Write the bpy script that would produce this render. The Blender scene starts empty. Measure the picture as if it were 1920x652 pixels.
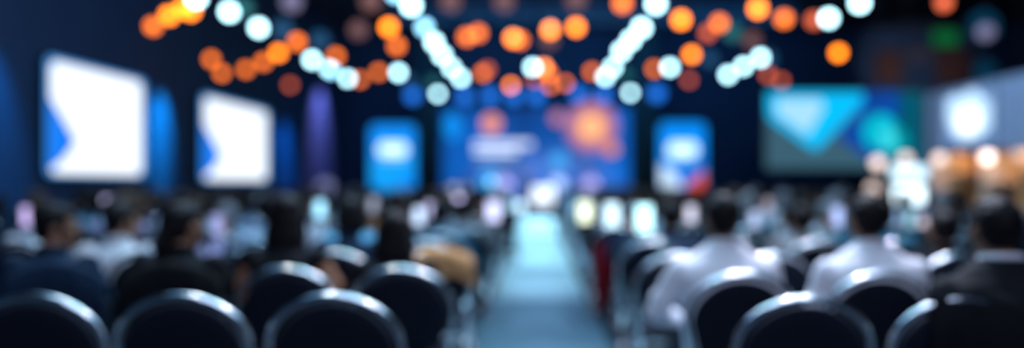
import bpy, bmesh, math, random
from mathutils import Vector, Matrix, Quaternion, noise

scene = bpy.context.scene
C = bpy.context.collection
PI = math.pi
random.seed(11)

# ------------------------------------------------------------------ view
F = 1500.0            # focal length in pixels of the 1920 wide frame
VX, VY = 1005.0, 340.0   # vanishing point of the aisle
H = 1.32              # camera height

def wx(px, d): return (px - VX) / F * d
def wz(py, d): return H + (VY - py) / F * d
def world(px, py, d): return Vector((wx(px, d), d, wz(py, d)))

# ------------------------------------------------------------------ materials
def srgb(r, g, b):
    f = lambda c: (c/255/12.92) if c/255 <= 0.04045 else ((c/255+0.055)/1.055)**2.4
    return (f(r), f(g), f(b), 1)

def mat(name, col, rough=0.6, metal=0.0, var=0.12, scale=30, bump=0.0, sheen=0.0, spec=0.5):
    m = bpy.data.materials.new(name); m.use_nodes = True
    nt = m.node_tree; b = nt.nodes['Principled BSDF']
    b.inputs['Roughness'].default_value = rough
    b.inputs['Metallic'].default_value = metal
    b.inputs['Specular IOR Level'].default_value = spec
    if sheen: b.inputs['Sheen Weight'].default_value = sheen
    tc = nt.nodes.new('ShaderNodeTexCoord')
    nz = nt.nodes.new('ShaderNodeTexNoise'); nz.inputs['Scale'].default_value = scale
    nt.links.new(tc.outputs['Object'], nz.inputs['Vector'])
    mx = nt.nodes.new('ShaderNodeMix'); mx.data_type = 'RGBA'
    mx.inputs['A'].default_value = tuple(c*(1-var) for c in col[:3])+(1,)
    mx.inputs['B'].default_value = tuple(min(1, c*(1+var)) for c in col[:3])+(1,)
    nt.links.new(nz.outputs['Fac'], mx.inputs['Factor'])
    nt.links.new(mx.outputs['Result'], b.inputs['Base Color'])
    if bump:
        bp = nt.nodes.new('ShaderNodeBump'); bp.inputs['Strength'].default_value = bump
        nt.links.new(nz.outputs['Fac'], bp.inputs['Height'])
        nt.links.new(bp.outputs['Normal'], b.inputs['Normal'])
    return m

def emis(name, col, strength, base=(0.02, 0.02, 0.02, 1)):
    m = bpy.data.materials.new(name); m.use_nodes = True
    b = m.node_tree.nodes['Principled BSDF']
    b.inputs['Base Color'].default_value = base
    b.inputs['Roughness'].default_value = 0.4
    b.inputs['Emission Color'].default_value = tuple(col[:3])+(1,)
    b.inputs['Emission Strength'].default_value = strength
    return m

M = {}
M['floor'] = mat('dark carpet', (0.02, 0.035, 0.05, 1), 0.75, var=0.25, scale=6)
M['wall'] = mat('dark navy wall', (0.02, 0.06, 0.13, 1), 0.8, var=0.15, scale=1.5)
M['ceil'] = mat('black ceiling', (0.012, 0.03, 0.06, 1), 0.9, var=0.2, scale=2)
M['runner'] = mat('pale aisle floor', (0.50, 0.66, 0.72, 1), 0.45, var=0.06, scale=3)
M['stage'] = mat('black stage carpet', (0.01, 0.012, 0.018, 1), 0.8)
M['drape'] = mat('dark teal velvet', (0.02, 0.09, 0.11, 1), 0.8, var=0.2, scale=4, sheen=0.3)
M['truss'] = mat('dull truss metal', (0.10, 0.12, 0.14, 1), 0.5, 0.8)
M['black'] = mat('black painted metal', (0.012, 0.012, 0.014, 1), 0.5, 0.2)
M['chrome'] = mat('chrome', (0.78, 0.84, 0.88, 1), 0.20, 1.0, var=0.05, scale=8)
M['fabric'] = mat('black chair fabric', (0.006, 0.010, 0.020, 1), 0.85, var=0.2, scale=180, bump=0.2, spec=0.15)
M['skin'] = mat('skin', (0.36, 0.17, 0.10, 1), 0.5, var=0.08, scale=12, spec=0.3)
M['skin2'] = mat('tan skin', (0.20, 0.09, 0.05, 1), 0.5, var=0.08, scale=12, spec=0.3)
M['hair'] = mat('black hair', (0.006, 0.005, 0.006, 1), 0.6, var=0.4, scale=60, bump=0.3, spec=0.15)
M['hair_b'] = mat('dark brown hair', (0.02, 0.012, 0.008, 1), 0.6, var=0.4, scale=60, bump=0.3, spec=0.15)
M['hair_l'] = mat('light brown hair', (0.10, 0.055, 0.03, 1), 0.6, var=0.4, scale=60, bump=0.3, spec=0.2)
M['hair_g'] = mat('grey hair', (0.25, 0.25, 0.27, 1), 0.6, var=0.4, scale=60, bump=0.3, spec=0.2)
M['trousers'] = mat('dark trousers', (0.012, 0.015, 0.025, 1), 0.8, var=0.2, scale=60, spec=0.2)
M['shoe'] = mat('black leather', (0.01, 0.01, 0.012, 1), 0.4, var=0.1)
M['eye'] = mat('dark eye', (0.02, 0.015, 0.01, 1), 0.2)
M['lip'] = mat('lip', (0.35, 0.12, 0.10, 1), 0.5)
CLOTH = {
 'white': (0.78, 0.78, 0.84, 1), 'black': (0.007, 0.008, 0.011, 1), 'navy': (0.012, 0.03, 0.065, 1),
 'light blue': (0.34, 0.52, 0.68, 1), 'grey': (0.20, 0.21, 0.22, 1), 'teal': (0.02, 0.16, 0.24, 1),
 'tan': (0.62, 0.33, 0.14, 1), 'dark red': (0.35, 0.012, 0.025, 1), 'lilac': (0.50, 0.45, 0.68, 1),
 'sky blue': (0.20, 0.55, 0.80, 1), 'orange': (0.75, 0.28, 0.04, 1), 'brown': (0.10, 0.05, 0.03, 1),
}
for k, v in CLOTH.items():
    M['c_'+k] = mat(k+' cloth', v, 0.8, var=0.08, scale=25, bump=0.15, spec=0.15)

# ------------------------------------------------------------------ object helpers
def tag(o, label=None, cat=None, group=None, kind=None):
    if label: o['label'] = label
    if cat: o['category'] = cat
    if group: o['group'] = group
    if kind: o['kind'] = kind
    return o

def empty(name, loc, rz=0):
    o = bpy.data.objects.new(name, None); C.objects.link(o)
    o.location = loc; o.rotation_euler = (0, 0, rz); o.empty_display_size = 0.1
    return o

def mesh_of(name, bm, material=None, smooth=True):
    me = bpy.data.meshes.new(name); bmesh.ops.recalc_face_normals(bm, faces=bm.faces)
    bm.to_mesh(me); bm.free()
    if smooth:
        for p in me.polygons: p.use_smooth = True
    if material: me.materials.append(material)
    return me

def obj(name, data, material=None, parent=None, loc=(0, 0, 0), smooth=True):
    if isinstance(data, bmesh.types.BMesh): data = mesh_of(name, data, material, smooth)
    o = bpy.data.objects.new(name, data); C.objects.link(o); o.location = loc
    if parent: o.parent = parent
    return o

def struct(name, bm, material, parent=None, smooth=False):
    o = obj(name, bm, material, parent, smooth=smooth)
    if not parent: o['kind'] = 'structure'
    return o

def add_box(bm, x0, x1, y0, y1, z0, z1, bevel=0.0):
    r = bmesh.ops.create_cube(bm, size=1)
    for v in r['verts']:
        v.co = Vector((x0+(v.co.x+.5)*(x1-x0), y0+(v.co.y+.5)*(y1-y0), z0+(v.co.z+.5)*(z1-z0)))
    if bevel:
        es = list({e for v in r['verts'] for e in v.link_edges})
        bmesh.ops.bevel(bm, geom=es, offset=bevel, segments=3, affect='EDGES', profile=0.5)

def box(*a, **k):
    bm = bmesh.new(); add_box(bm, *a, **k); return bm

def frame_at(t, up=Vector((0, 0, 1))):
    t = t.normalized()
    if abs(t.dot(up)) > 0.97: up = Vector((0, 1, 0))
    s = t.cross(up).normalized(); u = s.cross(t).normalized()
    return s, u

def add_tube(bm, pts, radii, n=10, caps=True, closed=False):
    pts = [Vector(p) for p in pts]
    if not hasattr(radii, '__len__'): radii = [radii]*len(pts)
    rings = []; N = len(pts)
    for i, p in enumerate(pts):
        if closed: t = pts[(i+1) % N]-pts[i-1]
        else: t = pts[min(i+1, N-1)]-pts[max(i-1, 0)]
        s, u = frame_at(t)
        rings.append([bm.verts.new(p+(s*math.cos(a)+u*math.sin(a))*radii[i]) for a in [2*PI*k/n for k in range(n)]])
    for i in range(N if closed else N-1):
        A, B = rings[i], rings[(i+1) % N]
        for k in range(n): bm.faces.new((A[k], A[(k+1) % n], B[(k+1) % n], B[k]))
    if caps and not closed:
        bm.faces.new(rings[0][::-1]); bm.faces.new(rings[-1])

def add_capsule(bm, a, b, ra, rb, n=12):
    a, b = Vector(a), Vector(b); t = (b-a).normalized(); s, u = frame_at(t)
    pts, rad = [], []
    for k in range(1, 5):
        an = PI/2*k/5; pts.append(a-t*ra*math.cos(an)); rad.append(ra*math.sin(an))
    pts += [a, b]; rad += [ra, rb]
    for k in range(4, 0, -1):
        an = PI/2*k/5; pts.append(b+t*rb*math.cos(an)); rad.append(rb*math.sin(an))
    rings = [[bm.verts.new(p+(s*math.cos(x)+u*math.sin(x))*r) for x in [2*PI*k/n for k in range(n)]] for p, r in zip(pts, rad)]
    for A, B in zip(rings, rings[1:]):
        for k in range(n): bm.faces.new((A[k], A[(k+1) % n], B[(k+1) % n], B[k]))
    bm.faces.new(rings[0][::-1]); bm.faces.new(rings[-1])

def add_ell(bm, c, r, rot=None, seg=20, rings=14):
    q = bmesh.ops.create_uvsphere(bm, u_segments=seg, v_segments=rings, radius=1)
    for v in q['verts']:
        p = Vector((v.co.x*r[0], v.co.y*r[1], v.co.z*r[2]))
        if rot: p = rot @ p
        v.co = p+Vector(c)

def add_loft(bm, secs, n=20, power=2.3):
    """secs: (cx, cy, z, rx, ry)"""
    rings = []
    for cx, cy, z, rx, ry in secs:
        R = []
        for k in range(n):
            a = 2*PI*k/n; c, s = math.cos(a), math.sin(a)
            R.append(bm.verts.new((cx+rx*math.copysign(abs(c)**(2/power), c), cy+ry*math.copysign(abs(s)**(2/power), s), z)))
        rings.append(R)
    for A, B in zip(rings, rings[1:]):
        for k in range(n): bm.faces.new((A[k], A[(k+1) % n], B[(k+1) % n], B[k]))
    bm.faces.new(rings[0][::-1]); bm.faces.new(rings[-1])

def add_lathe(bm, prof, n=24, c=(0, 0, 0)):
    rings = [[bm.verts.new((c[0]+r*math.cos(2*PI*k/n), c[1]+r*math.sin(2*PI*k/n), c[2]+z)) for k in range(n)] for r, z in prof]
    for A, B in zip(rings, rings[1:]):
        for k in range(n): bm.faces.new((A[k], A[(k+1) % n], B[(k+1) % n], B[k]))
    bm.faces.new(rings[0][::-1]); bm.faces.new(rings[-1])

def fuse(bm, name, voxel=0.012, smooth=4, wrinkle=0.0, wscale=9):
    """weld overlapping solids into one continuous skin"""
    me = bpy.data.meshes.new(name); bm.to_mesh(me); bm.free()
    o = bpy.data.objects.new('tmp', me); C.objects.link(o)
    r = o.modifiers.new('r', 'REMESH'); r.mode = 'VOXEL'; r.voxel_size = voxel
    s = o.modifiers.new('s', 'SMOOTH'); s.iterations = smooth; s.factor = 0.5
    dg = bpy.context.evaluated_depsgraph_get()
    out = bpy.data.meshes.new_from_object(o.evaluated_get(dg)); out.name = name
    bpy.data.objects.remove(o); bpy.data.meshes.remove(me)
    if wrinkle:
        nn = [v.normal.copy() for v in out.vertices]
        for v, nrm in zip(out.vertices, nn):
            p = v.co*wscale
            v.co += nrm*wrinkle*(noise.noise(Vector((p.x, p.y, p.z*2.2)))+0.5*noise.noise(p*2.1))
    for p in out.polygons: p.use_smooth = True
    return out

def copy_tree(o, parent=None):
    c = o.copy(); C.objects.link(c); c.parent = parent
    for ch in list(o.children): copy_tree(ch, c)
    return c

ONES = ['', 'first', 'second', 'third', 'fourth', 'fifth', 'sixth', 'seventh', 'eighth', 'ninth', 'tenth', 'eleventh', 'twelfth',
        'thirteenth', 'fourteenth', 'fifteenth', 'sixteenth', 'seventeenth', 'eighteenth', 'nineteenth']
TENS = {2: ('twentieth', 'twenty'), 3: ('thirtieth', 'thirty'), 4: ('fortieth', 'forty'), 5: ('fiftieth', 'fifty')}
def nth(n):
    if n < 20: return ONES[n]
    t, o = divmod(n, 10)
    return TENS[t][0] if o == 0 else TENS[t][1]+'-'+ONES[o]

# ------------------------------------------------------------------ room
XL, XR, Y0, Y1, ZC = -8.15, 18.6, -3.5, 33.0, 7.6
struct('floor', box(XL-.2, XR+.2, Y0-.2, Y1+.2, -0.2, 0), M['floor'])
struct('ceiling', box(XL-.2, XR+.2, Y0-.2, Y1+.2, ZC, ZC+.2), M['ceil'])
struct('wall_left', box(XL-.2, XL, Y0-.2, Y1+.2, 0, ZC), M['wall'])
struct('wall_right', box(XR, XR+.2, Y0-.2, Y1+.2, 0, ZC), M['wall'])
struct('wall_back', box(XL, XR, Y1, Y1+.2, 0, ZC), M['wall'])
struct('wall_front', box(XL, XR, Y0-.2, Y0, 0, ZC), M['wall'])
AL, AR = -0.50, 0.56   # the aisle
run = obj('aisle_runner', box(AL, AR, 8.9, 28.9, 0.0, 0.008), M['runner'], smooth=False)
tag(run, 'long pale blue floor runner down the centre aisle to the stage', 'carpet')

M['mat'] = mat('slate blue dimness', (0.13, 0.24, 0.30, 1), 0.5, var=0.1, scale=4)  # near aisle floor: its weaker light is put into a darker colour
tag(obj('aisle_dim_end', box(AL-.04, AR+.04, 3.2, 8.88, 0.0, 0.006), M['mat'], smooth=False), 'darker slate blue dimness painted on the aisle floor nearest the camera', 'carpet')
# ------------------------------------------------------------------ stage, LED wall
SY = 29.2; SZ = 0.42
st = empty('stage', (0, SY, 0)); tag(st, 'low black stage platform below the big blue backdrop screen', 'stage')
obj('stage_deck', box(-5.2, 6.2, 0, 3.6, SZ-.06, SZ, bevel=.01), M['stage'], st, smooth=False)
obj('stage_skirt', box(-5.15, 6.15, 0.04, 3.55, 0, SZ-.06), M['fabric'], st, smooth=False)
obj('step', box(-.55, .65, -.32, 0.0, 0, SZ/2, bevel=.01), M['stage'], st, smooth=False)

# a panel drawing: list of 2D shapes lying on a flat lit screen
def disc2(cx, cz, rx, rz, n=28): return [(cx+rx*math.cos(2*PI*k/n), cz+rz*math.sin(2*PI*k/n)) for k in range(n)]
def rrect(x0, x1, z0, z1, r, n=6):
    out = []
    for cx, cz, a0 in ((x1-r, z1-r, 0), (x0+r, z1-r, PI/2), (x0+r, z0+r, PI), (x1-r, z0+r, 1.5*PI)):
        for k in range(n+1):
            a = a0+PI/2*k/n; out.append((cx+r*math.cos(a), cz+r*math.sin(a)))
    return out
def add_poly(bm, pts, y, th=0.004):
    a = [bm.verts.new((x, y, z)) for x, z in pts]; b = [bm.verts.new((x, y-th, z)) for x, z in pts]
    bm.faces.new(a); bm.faces.new(b[::-1])
    for i in range(len(a)):
        j = (i+1) % len(a); bm.faces.new((a[i], b[i], b[j], a[j]))

def screen(name, label, origin, rz, w, h, body, shapes, depth=0.08, frame=0.04, cat='screen', r=0.02):
    """local x to the right, z up, the picture faces -y; shapes: (partname, points, colour, strength)"""
    t = empty(name, origin, rz); tag(t, label, cat)
    obj('casing', box(-frame, w+frame, 0.012, depth, -frame, h+frame, bevel=.01), M['black'], t, smooth=False)
    bm = bmesh.new(); add_poly(bm, rrect(0, w, 0, h, r), 0.012, 0.012)
    obj('display', bm, body, t, smooth=False)
    for i, (pn, pts, col, s) in enumerate(shapes):
        bm = bmesh.new(); add_poly(bm, pts, -0.002-0.0015*i, 0.003)
        obj(pn, bm, emis(pn+' light', col, s), t, smooth=False)
    return t

# main LED wall: pixel window 822-1188 x 192-376, at d
D = 32.3; ppm = F/D
def lp(px, py, ox=822, oy=376): return ((px-ox)/ppm, (oy-py)/ppm)
def ldisc(px, py, r, ry=None): c = lp(px, py); return disc2(c[0], c[1], r/ppm, (ry or r)/ppm)
def lrect(x0, y0, x1, y1, r=None):
    a, b = lp(x0, y1), lp(x1, y0); rr = (r/ppm) if r else (b[1]-a[1])*.45
    return rrect(a[0], b[0], a[1], b[1], rr)
led = bpy.data.materials.new('blue led wall'); led.use_nodes = True
nt = led.node_tree; b = nt.nodes['Principled BSDF']; b.inputs['Base Color'].default_value = (.01, .01, .01, 1)
tc = nt.nodes.new('ShaderNodeTexCoord'); nz = nt.nodes.new('ShaderNodeTexNoise'); nz.inputs['Scale'].default_value = 0.45
cr = nt.nodes.new('ShaderNodeValToRGB'); cr.color_ramp.elements[0].position = .35; cr.color_ramp.elements[1].position = .68
cr.color_ramp.elements[0].color = srgb(6, 62, 138); cr.color_ramp.elements[1].color = srgb(8, 108, 214)
nt.links.new(tc.outputs['Object'], nz.inputs['Vector']); nt.links.new(nz.outputs['Fac'], cr.inputs['Fac'])
nt.links.new(cr.outputs['Color'], b.inputs['Emission Color']); b.inputs['Emission Strength'].default_value = 1.0
bs = screen('backdrop_screen', 'huge blue backdrop screen with glowing orange and cyan dots behind the stage',
       (wx(829, D), D, wz(375, D)), 0, 366/ppm, 184/ppm, led, [
    ('orange_dot', ldisc(1113, 229, 52), srgb(150, 110, 170), 1.0),
    ('orange_dot', ldisc(1113, 229, 40), srgb(225, 135, 125), 1.0),
    ('orange_dot', ldisc(1113, 229, 24), srgb(255, 185, 130), 1.2),
    ('orange_dot', ldisc(918, 223, 18), srgb(255, 155, 120), 1.1),
    ('orange_dot', ldisc(1047, 212, 13), srgb(210, 130, 140), 1.0),
    ('orange_dot', ldisc(1151, 273, 14), srgb(240, 145, 110), 1.0),
    ('cyan_glow', ldisc(842, 228, 16, 26), srgb(0, 150, 250), 1.0),
    ('cyan_glow', ldisc(1050, 297, 16), srgb(10, 170, 250), 1.0),
    ('cyan_glow', ldisc(914, 338, 22), srgb(0, 160, 250), 1.0),
    ('cyan_glow', ldisc(918, 339, 6), srgb(150, 230, 255), 2.5),
    ('title_bar', lrect(884, 258, 998, 270), srgb(205, 220, 255), 1.4),
    ('title_bar', lrect(884, 275, 968, 283), srgb(215, 230, 255), 1.5),
    ('subtitle_bar', lrect(888, 291, 962, 299), srgb(120, 180, 250), 0.8),
])

bs.scale = (.962, 1, .935)
# roll-up style lit banners either side of the stage
def banner(px0, px1, py0, py1, label, red):
    d = 28.6; p = F/d
    w, h = (px1-px0)/p, (py1-py0)/p
    q = lambda x, y: (x/88*w, (1-y/132)*h)
    shapes = []
    if not red: shapes = [('lower_panel', [q(2, 130), q(40, 130), q(80, 92), q(86, 60), q(2, 70)], srgb(0, 165, 255), 1.0)]
    else:
        shapes = [('white_panel', [q(2, 74), q(2, 130), q(48, 130), q(34, 98), q(16, 82)], srgb(205, 232, 255), 1.2),
                  ('orange_panel', [q(86, 86), q(46, 120), q(44, 131), q(86, 131)], srgb(225, 75, 35), 1.1),
                  ('lower_panel', [q(84, 56), q(30, 90), q(48, 112), q(84, 82)], srgb(20, 110, 215), 1.0)]
    shapes += [('title_panel', rrect(*q(16, 36)[:1], q(72, 36)[0], q(0, 62)[1], q(0, 36)[1], .22), srgb(215, 250, 255), 1.5),
               ('title_line', rrect(q(18, 0)[0], q(68, 0)[0], q(0, 71)[1], q(0, 67)[1], .03), srgb(150, 215, 250), 1.0)]
    t = screen('banner_screen', label, (wx(px0, d), d, wz(py1, d)), 0, w, h, emis('banner blue', srgb(0, 140, 246), 1.15), shapes, r=.22)
    z = wz(py1, d)
    obj('stand', box(w/2-.05, w/2+.05, .02, .07, -z, .02), M['black'], t, smooth=False)
    obj('base_plate', box(w/2-.35, w/2+.35, -.15, .25, -z, -z+.03, bevel=.005), M['black'], t, smooth=False)
banner(694, 779, 234, 358, 'upright glowing blue banner screen left of the stage', False)
banner(1237, 1323, 230, 366, 'upright glowing blue banner screen with orange corner right of the stage', True)

# white projection screens on the left wall
def wall_screen(name, label, y0, y1, z0, z1, X=-8.0):
    w, h = y1-y0, z1-z0
    # local x runs along +Y of the room, picture faces the room (+X)
    t = screen(name, label, (X, y0, z0), PI/2, w, h, emis('picture border', srgb(70, 160, 245), 1.0), [
        ('white_picture', rrect(.03*w, .95*w, .02*h, .965*h, .15), (0.93, 0.97, 1.0), 1.3),
        ('blue_wedge', [(0.03, .05*h), (0.03, .68*h), (.14*w, .48*h), (.25*w, .30*h), (.12*w, .12*h)], srgb(0, 120, 240), 1.1),
        ], r=.12, frame=.02)
    return t
wall_screen('projection_screen', 'larger white projection screen on the left wall, nearest the camera', 13.1, 16.35, 1.42, 3.38)
wall_screen('projection_screen', 'smaller white projection screen farther along the left wall', 19.2, 23.9, 1.34, 3.42)

# wide screen right
D = 22.0; ppm = F/D
def rp(px, py): return ((px-1428)/ppm, (318-py)/ppm)
def rq(*pts): return [rp(x, y) for x, y in pts]
def rd(px, py, rx, ry=None): c = rp(px, py); return disc2(c[0], c[1], rx/ppm, (ry or rx)/ppm)
ws = screen('wide_screen', 'wide dark blue screen with cyan triangle and circles, right side of hall',
       (wx(1437, D), D, wz(316, D)), 0, 310/ppm, 158/ppm, emis('slate picture', srgb(58, 96, 114), 1.0), [
    ('teal_field', rq((1622, 161), (1736, 161), (1736, 317), (1700, 317), (1660, 240)), srgb(0, 88, 112), 1.0),
    ('blue_field', rq((1618, 161), (1690, 161), (1690, 200), (1655, 310), (1640, 306), (1566, 252), (1610, 200)), srgb(10, 72, 165), 1.0),
    ('cyan_triangle', rq((1430, 162), (1618, 162), (1620, 180), (1530, 278), (1518, 278), (1434, 215), (1430, 200)), srgb(0, 190, 250), 1.1),
    ('pale_triangle', rq((1448, 176), (1535, 176), (1540, 195), (1508, 250), (1448, 205)), srgb(165, 220, 245), 1.1),
    ('cyan_circle', rd(1652, 243, 34, 38), srgb(0, 200, 225), 1.0),
    ('teal_circle', rd(1680, 262, 28, 30), srgb(0, 160, 175), 1.0),
    ('pale_leaf', rd(1668, 258, 15, 24), srgb(60, 225, 240), 1.0),
])

ws.scale = (.95, 1, .915)
# drapes either side of the stage (pleated)
def drape(name, label, x0, x1, y, z0, z1, amp=.07, pitch=.28):
    bm = bmesh.new(); n = max(8, int((x1-x0)/pitch*8)); rows = []
    for z in (z0, z1):
        rows.append([(x0+(x1-x0)*i/n, y+amp*math.sin(2*PI*(x1-x0)*i/n/pitch)) for i in range(n+1)])
    def grid(off):
        a = [bm.verts.new((x, yy+off, z0)) for x, yy in rows[0]]; b_ = [bm.verts.new((x, yy+off, z1)) for x, yy in rows[1]]
        for i in range(n): bm.faces.new((a[i], a[i+1], b_[i+1], b_[i]))
        return a, b_
    a, b1 = grid(0); c, d1 = grid(.012)
    for i in range(n):
        bm.faces.new((a[i], c[i], c[i+1], a[i+1])); bm.faces.new((b1[i], b1[i+1], d1[i+1], d1[i]))
    bm.faces.new((a[0], b1[0], d1[0], c[0])); bm.faces.new((a[-1], c[-1], d1[-1], b1[-1]))
    return tag(obj(name, bm, M['drape']), label, 'curtain')
drape('stage_curtain', 'pleated dark teal curtain left of the blue backdrop screen', wx(782, 31.6), wx(826, 31.6), 31.6, SZ+.01, ZC-.02)
drape('stage_curtain', 'pleated dark teal curtain right of the blue backdrop screen', wx(1186, 31.6), wx(1232, 31.6), 31.6, SZ+.01, ZC-.02)

# dull brown and grey wall panels high at the right
for (x0, x1, y0, y1, col, lab) in ((1642, 1692, 96, 156, (.10, .045, .035, 1), 'brown acoustic panel high on back wall, left one of two'),
                                   (1758, 1820, 92, 158, (.10, .045, .04, 1), 'brown acoustic panel high on back wall, right one of two'),
                                   (1702, 1750, 90, 116, (.09, .09, .12, 1), 'grey acoustic panel high on back wall between brown panels')):
    d = 32.85
    o = obj('acoustic_panel', box(wx(x0, d), wx(x1, d), d, Y1-.002, wz(y1, d), wz(y0, d), bevel=.03), mat('panel cloth', col, .9), smooth=False)
    tag(o, lab, 'wall panel')

# booth partition on the right
M['booth'] = mat('pale booth wall', (.36, .45, .60, 1), .6, var=.05, scale=2)
M['wood'] = mat('warm wood', (.62, .33, .13, 1), .5, var=.25, scale=5)
M['cream'] = mat('cream board', (.7, .55, .42, 1), .6, var=.1, scale=5)
bt = empty('exhibition_booth', (8.0, 13.0, 0)); tag(bt, 'exhibition booth with pale upper wall over warm wood shelving, far right', 'booth')
obj('upper_wall', box(0, .12, -2.4, 3.3, 1.86, 3.1, bevel=.01), M['booth'], bt, smooth=False)
obj('side_panel', box(0, .5, 3.3, 3.38, 0, 3.1, bevel=.01), M['booth'], bt, smooth=False)
obj('back_panel', box(.42, .5, -2.4, 3.3, 0, 1.86), M['wood'], bt, smooth=False)
obj('counter', box(-.05, .42, -2.4, 3.3, 0, .95, bevel=.01), M['wood'], bt, smooth=False)
for k, y in enumerate((-2.4, -1.1, .2, 1.35, 2.4, 3.2)):
    obj('upright', box(.02, .42, y, y+.09, .95, 1.86), M['cream' if k % 2 else 'wood'], bt, smooth=False)
for y0, y1, z in ((-2.3, -1.1, 1.35), (-1.0, .2, 1.5), (.3, 1.35, 1.3), (1.45, 2.4, 1.45)):
    obj('shelf', box(.06, .42, y0, y1, z, z+.03), M['cream'], bt, smooth=False)
# booth display with a bright lobed picture
t = screen('booth_display', 'glowing pale blue display on the upper wall of the booth', (7.97, 15.62, 2.02), -PI/2, 1.72, 1.0, emis('dim picture', srgb(120, 160, 215), .9), [
    ('lobed_shape', [(1.72-a, z) for a, z in [(.12, .25), (.10, .62), (.22, .78), (.42, .80), (.60, .97), (.84, .99), (1.02, .86), (1.25, .93), (1.55, .9), (1.62, .6), (1.5, .32), (1.2, .12), (.9, .05), (.5, .1)]], srgb(190, 225, 255), 1.35),
    ('core_shape', disc2(.87, .42, .42, .26), (.9, .96, 1), 1.7)], depth=.03, frame=.02)
# wall spots: pale double monitor on tripod near right
D = 9.6; p = F/D
t = empty('monitor_stand', (wx(1704, D), D, 0)); tag(t, 'bright white pair of stacked monitors on a tripod stand, right of hall', 'monitor')
hx = 46/p
for nm, y0, y1, hw, col, s in (('upper_monitor', 309, 337, 36, (.62, .85, 1), 1.9), ('lower_monitor', 345, 383, 30, (.70, .90, 1), 3.0)):
    z0, z1 = wz(y1, D), wz(y0, D)
    bm = bmesh.new(); add_box(bm, -hw/p, hw/p, 0, .05, z0, z1, bevel=.012)
    f = obj(nm, bm, M['black'], t, smooth=False)
    bm = bmesh.new(); add_poly(bm, rrect(-hw/p+.01, hw/p-.01, z0+.01, z1-.01, .03), -.002, .004)
    obj('picture', bm, emis('monitor picture', col, s), f, smooth=False)
bm = bmesh.new(); add_tube(bm, [(0, .07, .45), (0, .07, wz(312, D))], .018); obj('pole', bm, M['black'], t)
for a in (0.3, 2.4, 4.5):
    bm = bmesh.new(); add_tube(bm, [(0, .07, .5), (.38*math.cos(a), .07+.38*math.sin(a), .015)], .014); obj('leg', bm, M['black'], t)

# green lit sign
d = 30.0
t = empty('green_sign', world(1772, 71, d)); tag(t, 'small dim green lit sign high above the right side', 'sign')
obj('housing', box(-.52, .52, 0, .1, -.34, .34, bevel=.03), M['black'], t, smooth=False)
obj('sign_face', box(-.47, .47, -.02, 0, -.29, .29, bevel=.01), emis('green face', srgb(8, 92, 48), 1.0), t, smooth=False)
bm = bmesh.new(); add_tube(bm, [(0, .05, .33), (0, .05, ZC-t.location.z)], .015); obj('rod', bm, M['black'], t)

# teal lens flares, far upper right, built as glowing hexagons on added rods
for (px, py, r, g, lab) in ((1845, 48, 30, .9, 'dim teal hexagonal lens flare in the far upper right corner'), (1847, 135, 24, .6, 'dimmer teal hexagonal lens flare below the upper right hexagon')):
    d = 26; s = r/F*d
    t = empty('hexagon_flare', world(px, py, d)); tag(t, lab, 'light')
    hexa = [(s*math.sin(PI/3*k), s*math.cos(PI/3*k)) for k in range(6)]
    bm = bmesh.new(); add_poly(bm, [(x*1.06, z*1.06) for x, z in hexa], .1, .08); obj('housing', bm, M['black'], t, smooth=False)
    bm = bmesh.new(); add_poly(bm, hexa, .015, .03); obj('face', bm, emis('teal face', srgb(8, 62, 92), g), t, smooth=False)
    bm = bmesh.new(); add_tube(bm, [(0, .06, s), (0, .06, ZC-t.location.z)], .015); obj('rod', bm, M['black'], t)

# ------------------------------------------------------------------ ceiling trusses
def truss(y, label):
    t = empty('lighting_truss', (0, y, ZC-.75)); tag(t, label, 'truss')
    bm = bmesh.new()
    for z in (0, .35): 
        for yy in (-.17, .17): add_tube(bm, [(XL+.1, yy, z), (XR-.1, yy, z)], .025, 8)
    obj('chord', bm, M['truss'], t)
    bm = bmesh.new(); n = 40
    for i in range(n):
        xa = XL+.1+(XR-XL-.2)*i/n; xb = XL+.1+(XR-XL-.2)*(i+1)/n
        for yy in (-.17, .17):
            add_tube(bm, [(xa, yy, 0 if i % 2 else .35), (xb, yy, .35 if i % 2 else 0)], .012, 6)
    obj('bracing', bm, M['truss'], t)
    for x in (-6, 0, 6):
        bm = bmesh.new(); add_tube(bm, [(x, 0, .36), (x, 0, .75)], .02, 8); obj('hanger', bm, M['truss'], t)
for i, y in enumerate((14, 18.5, 23, 27.5)):
    truss(y, 'dark lighting truss across the ceiling, %s from the front' % nth(i+1))

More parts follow.
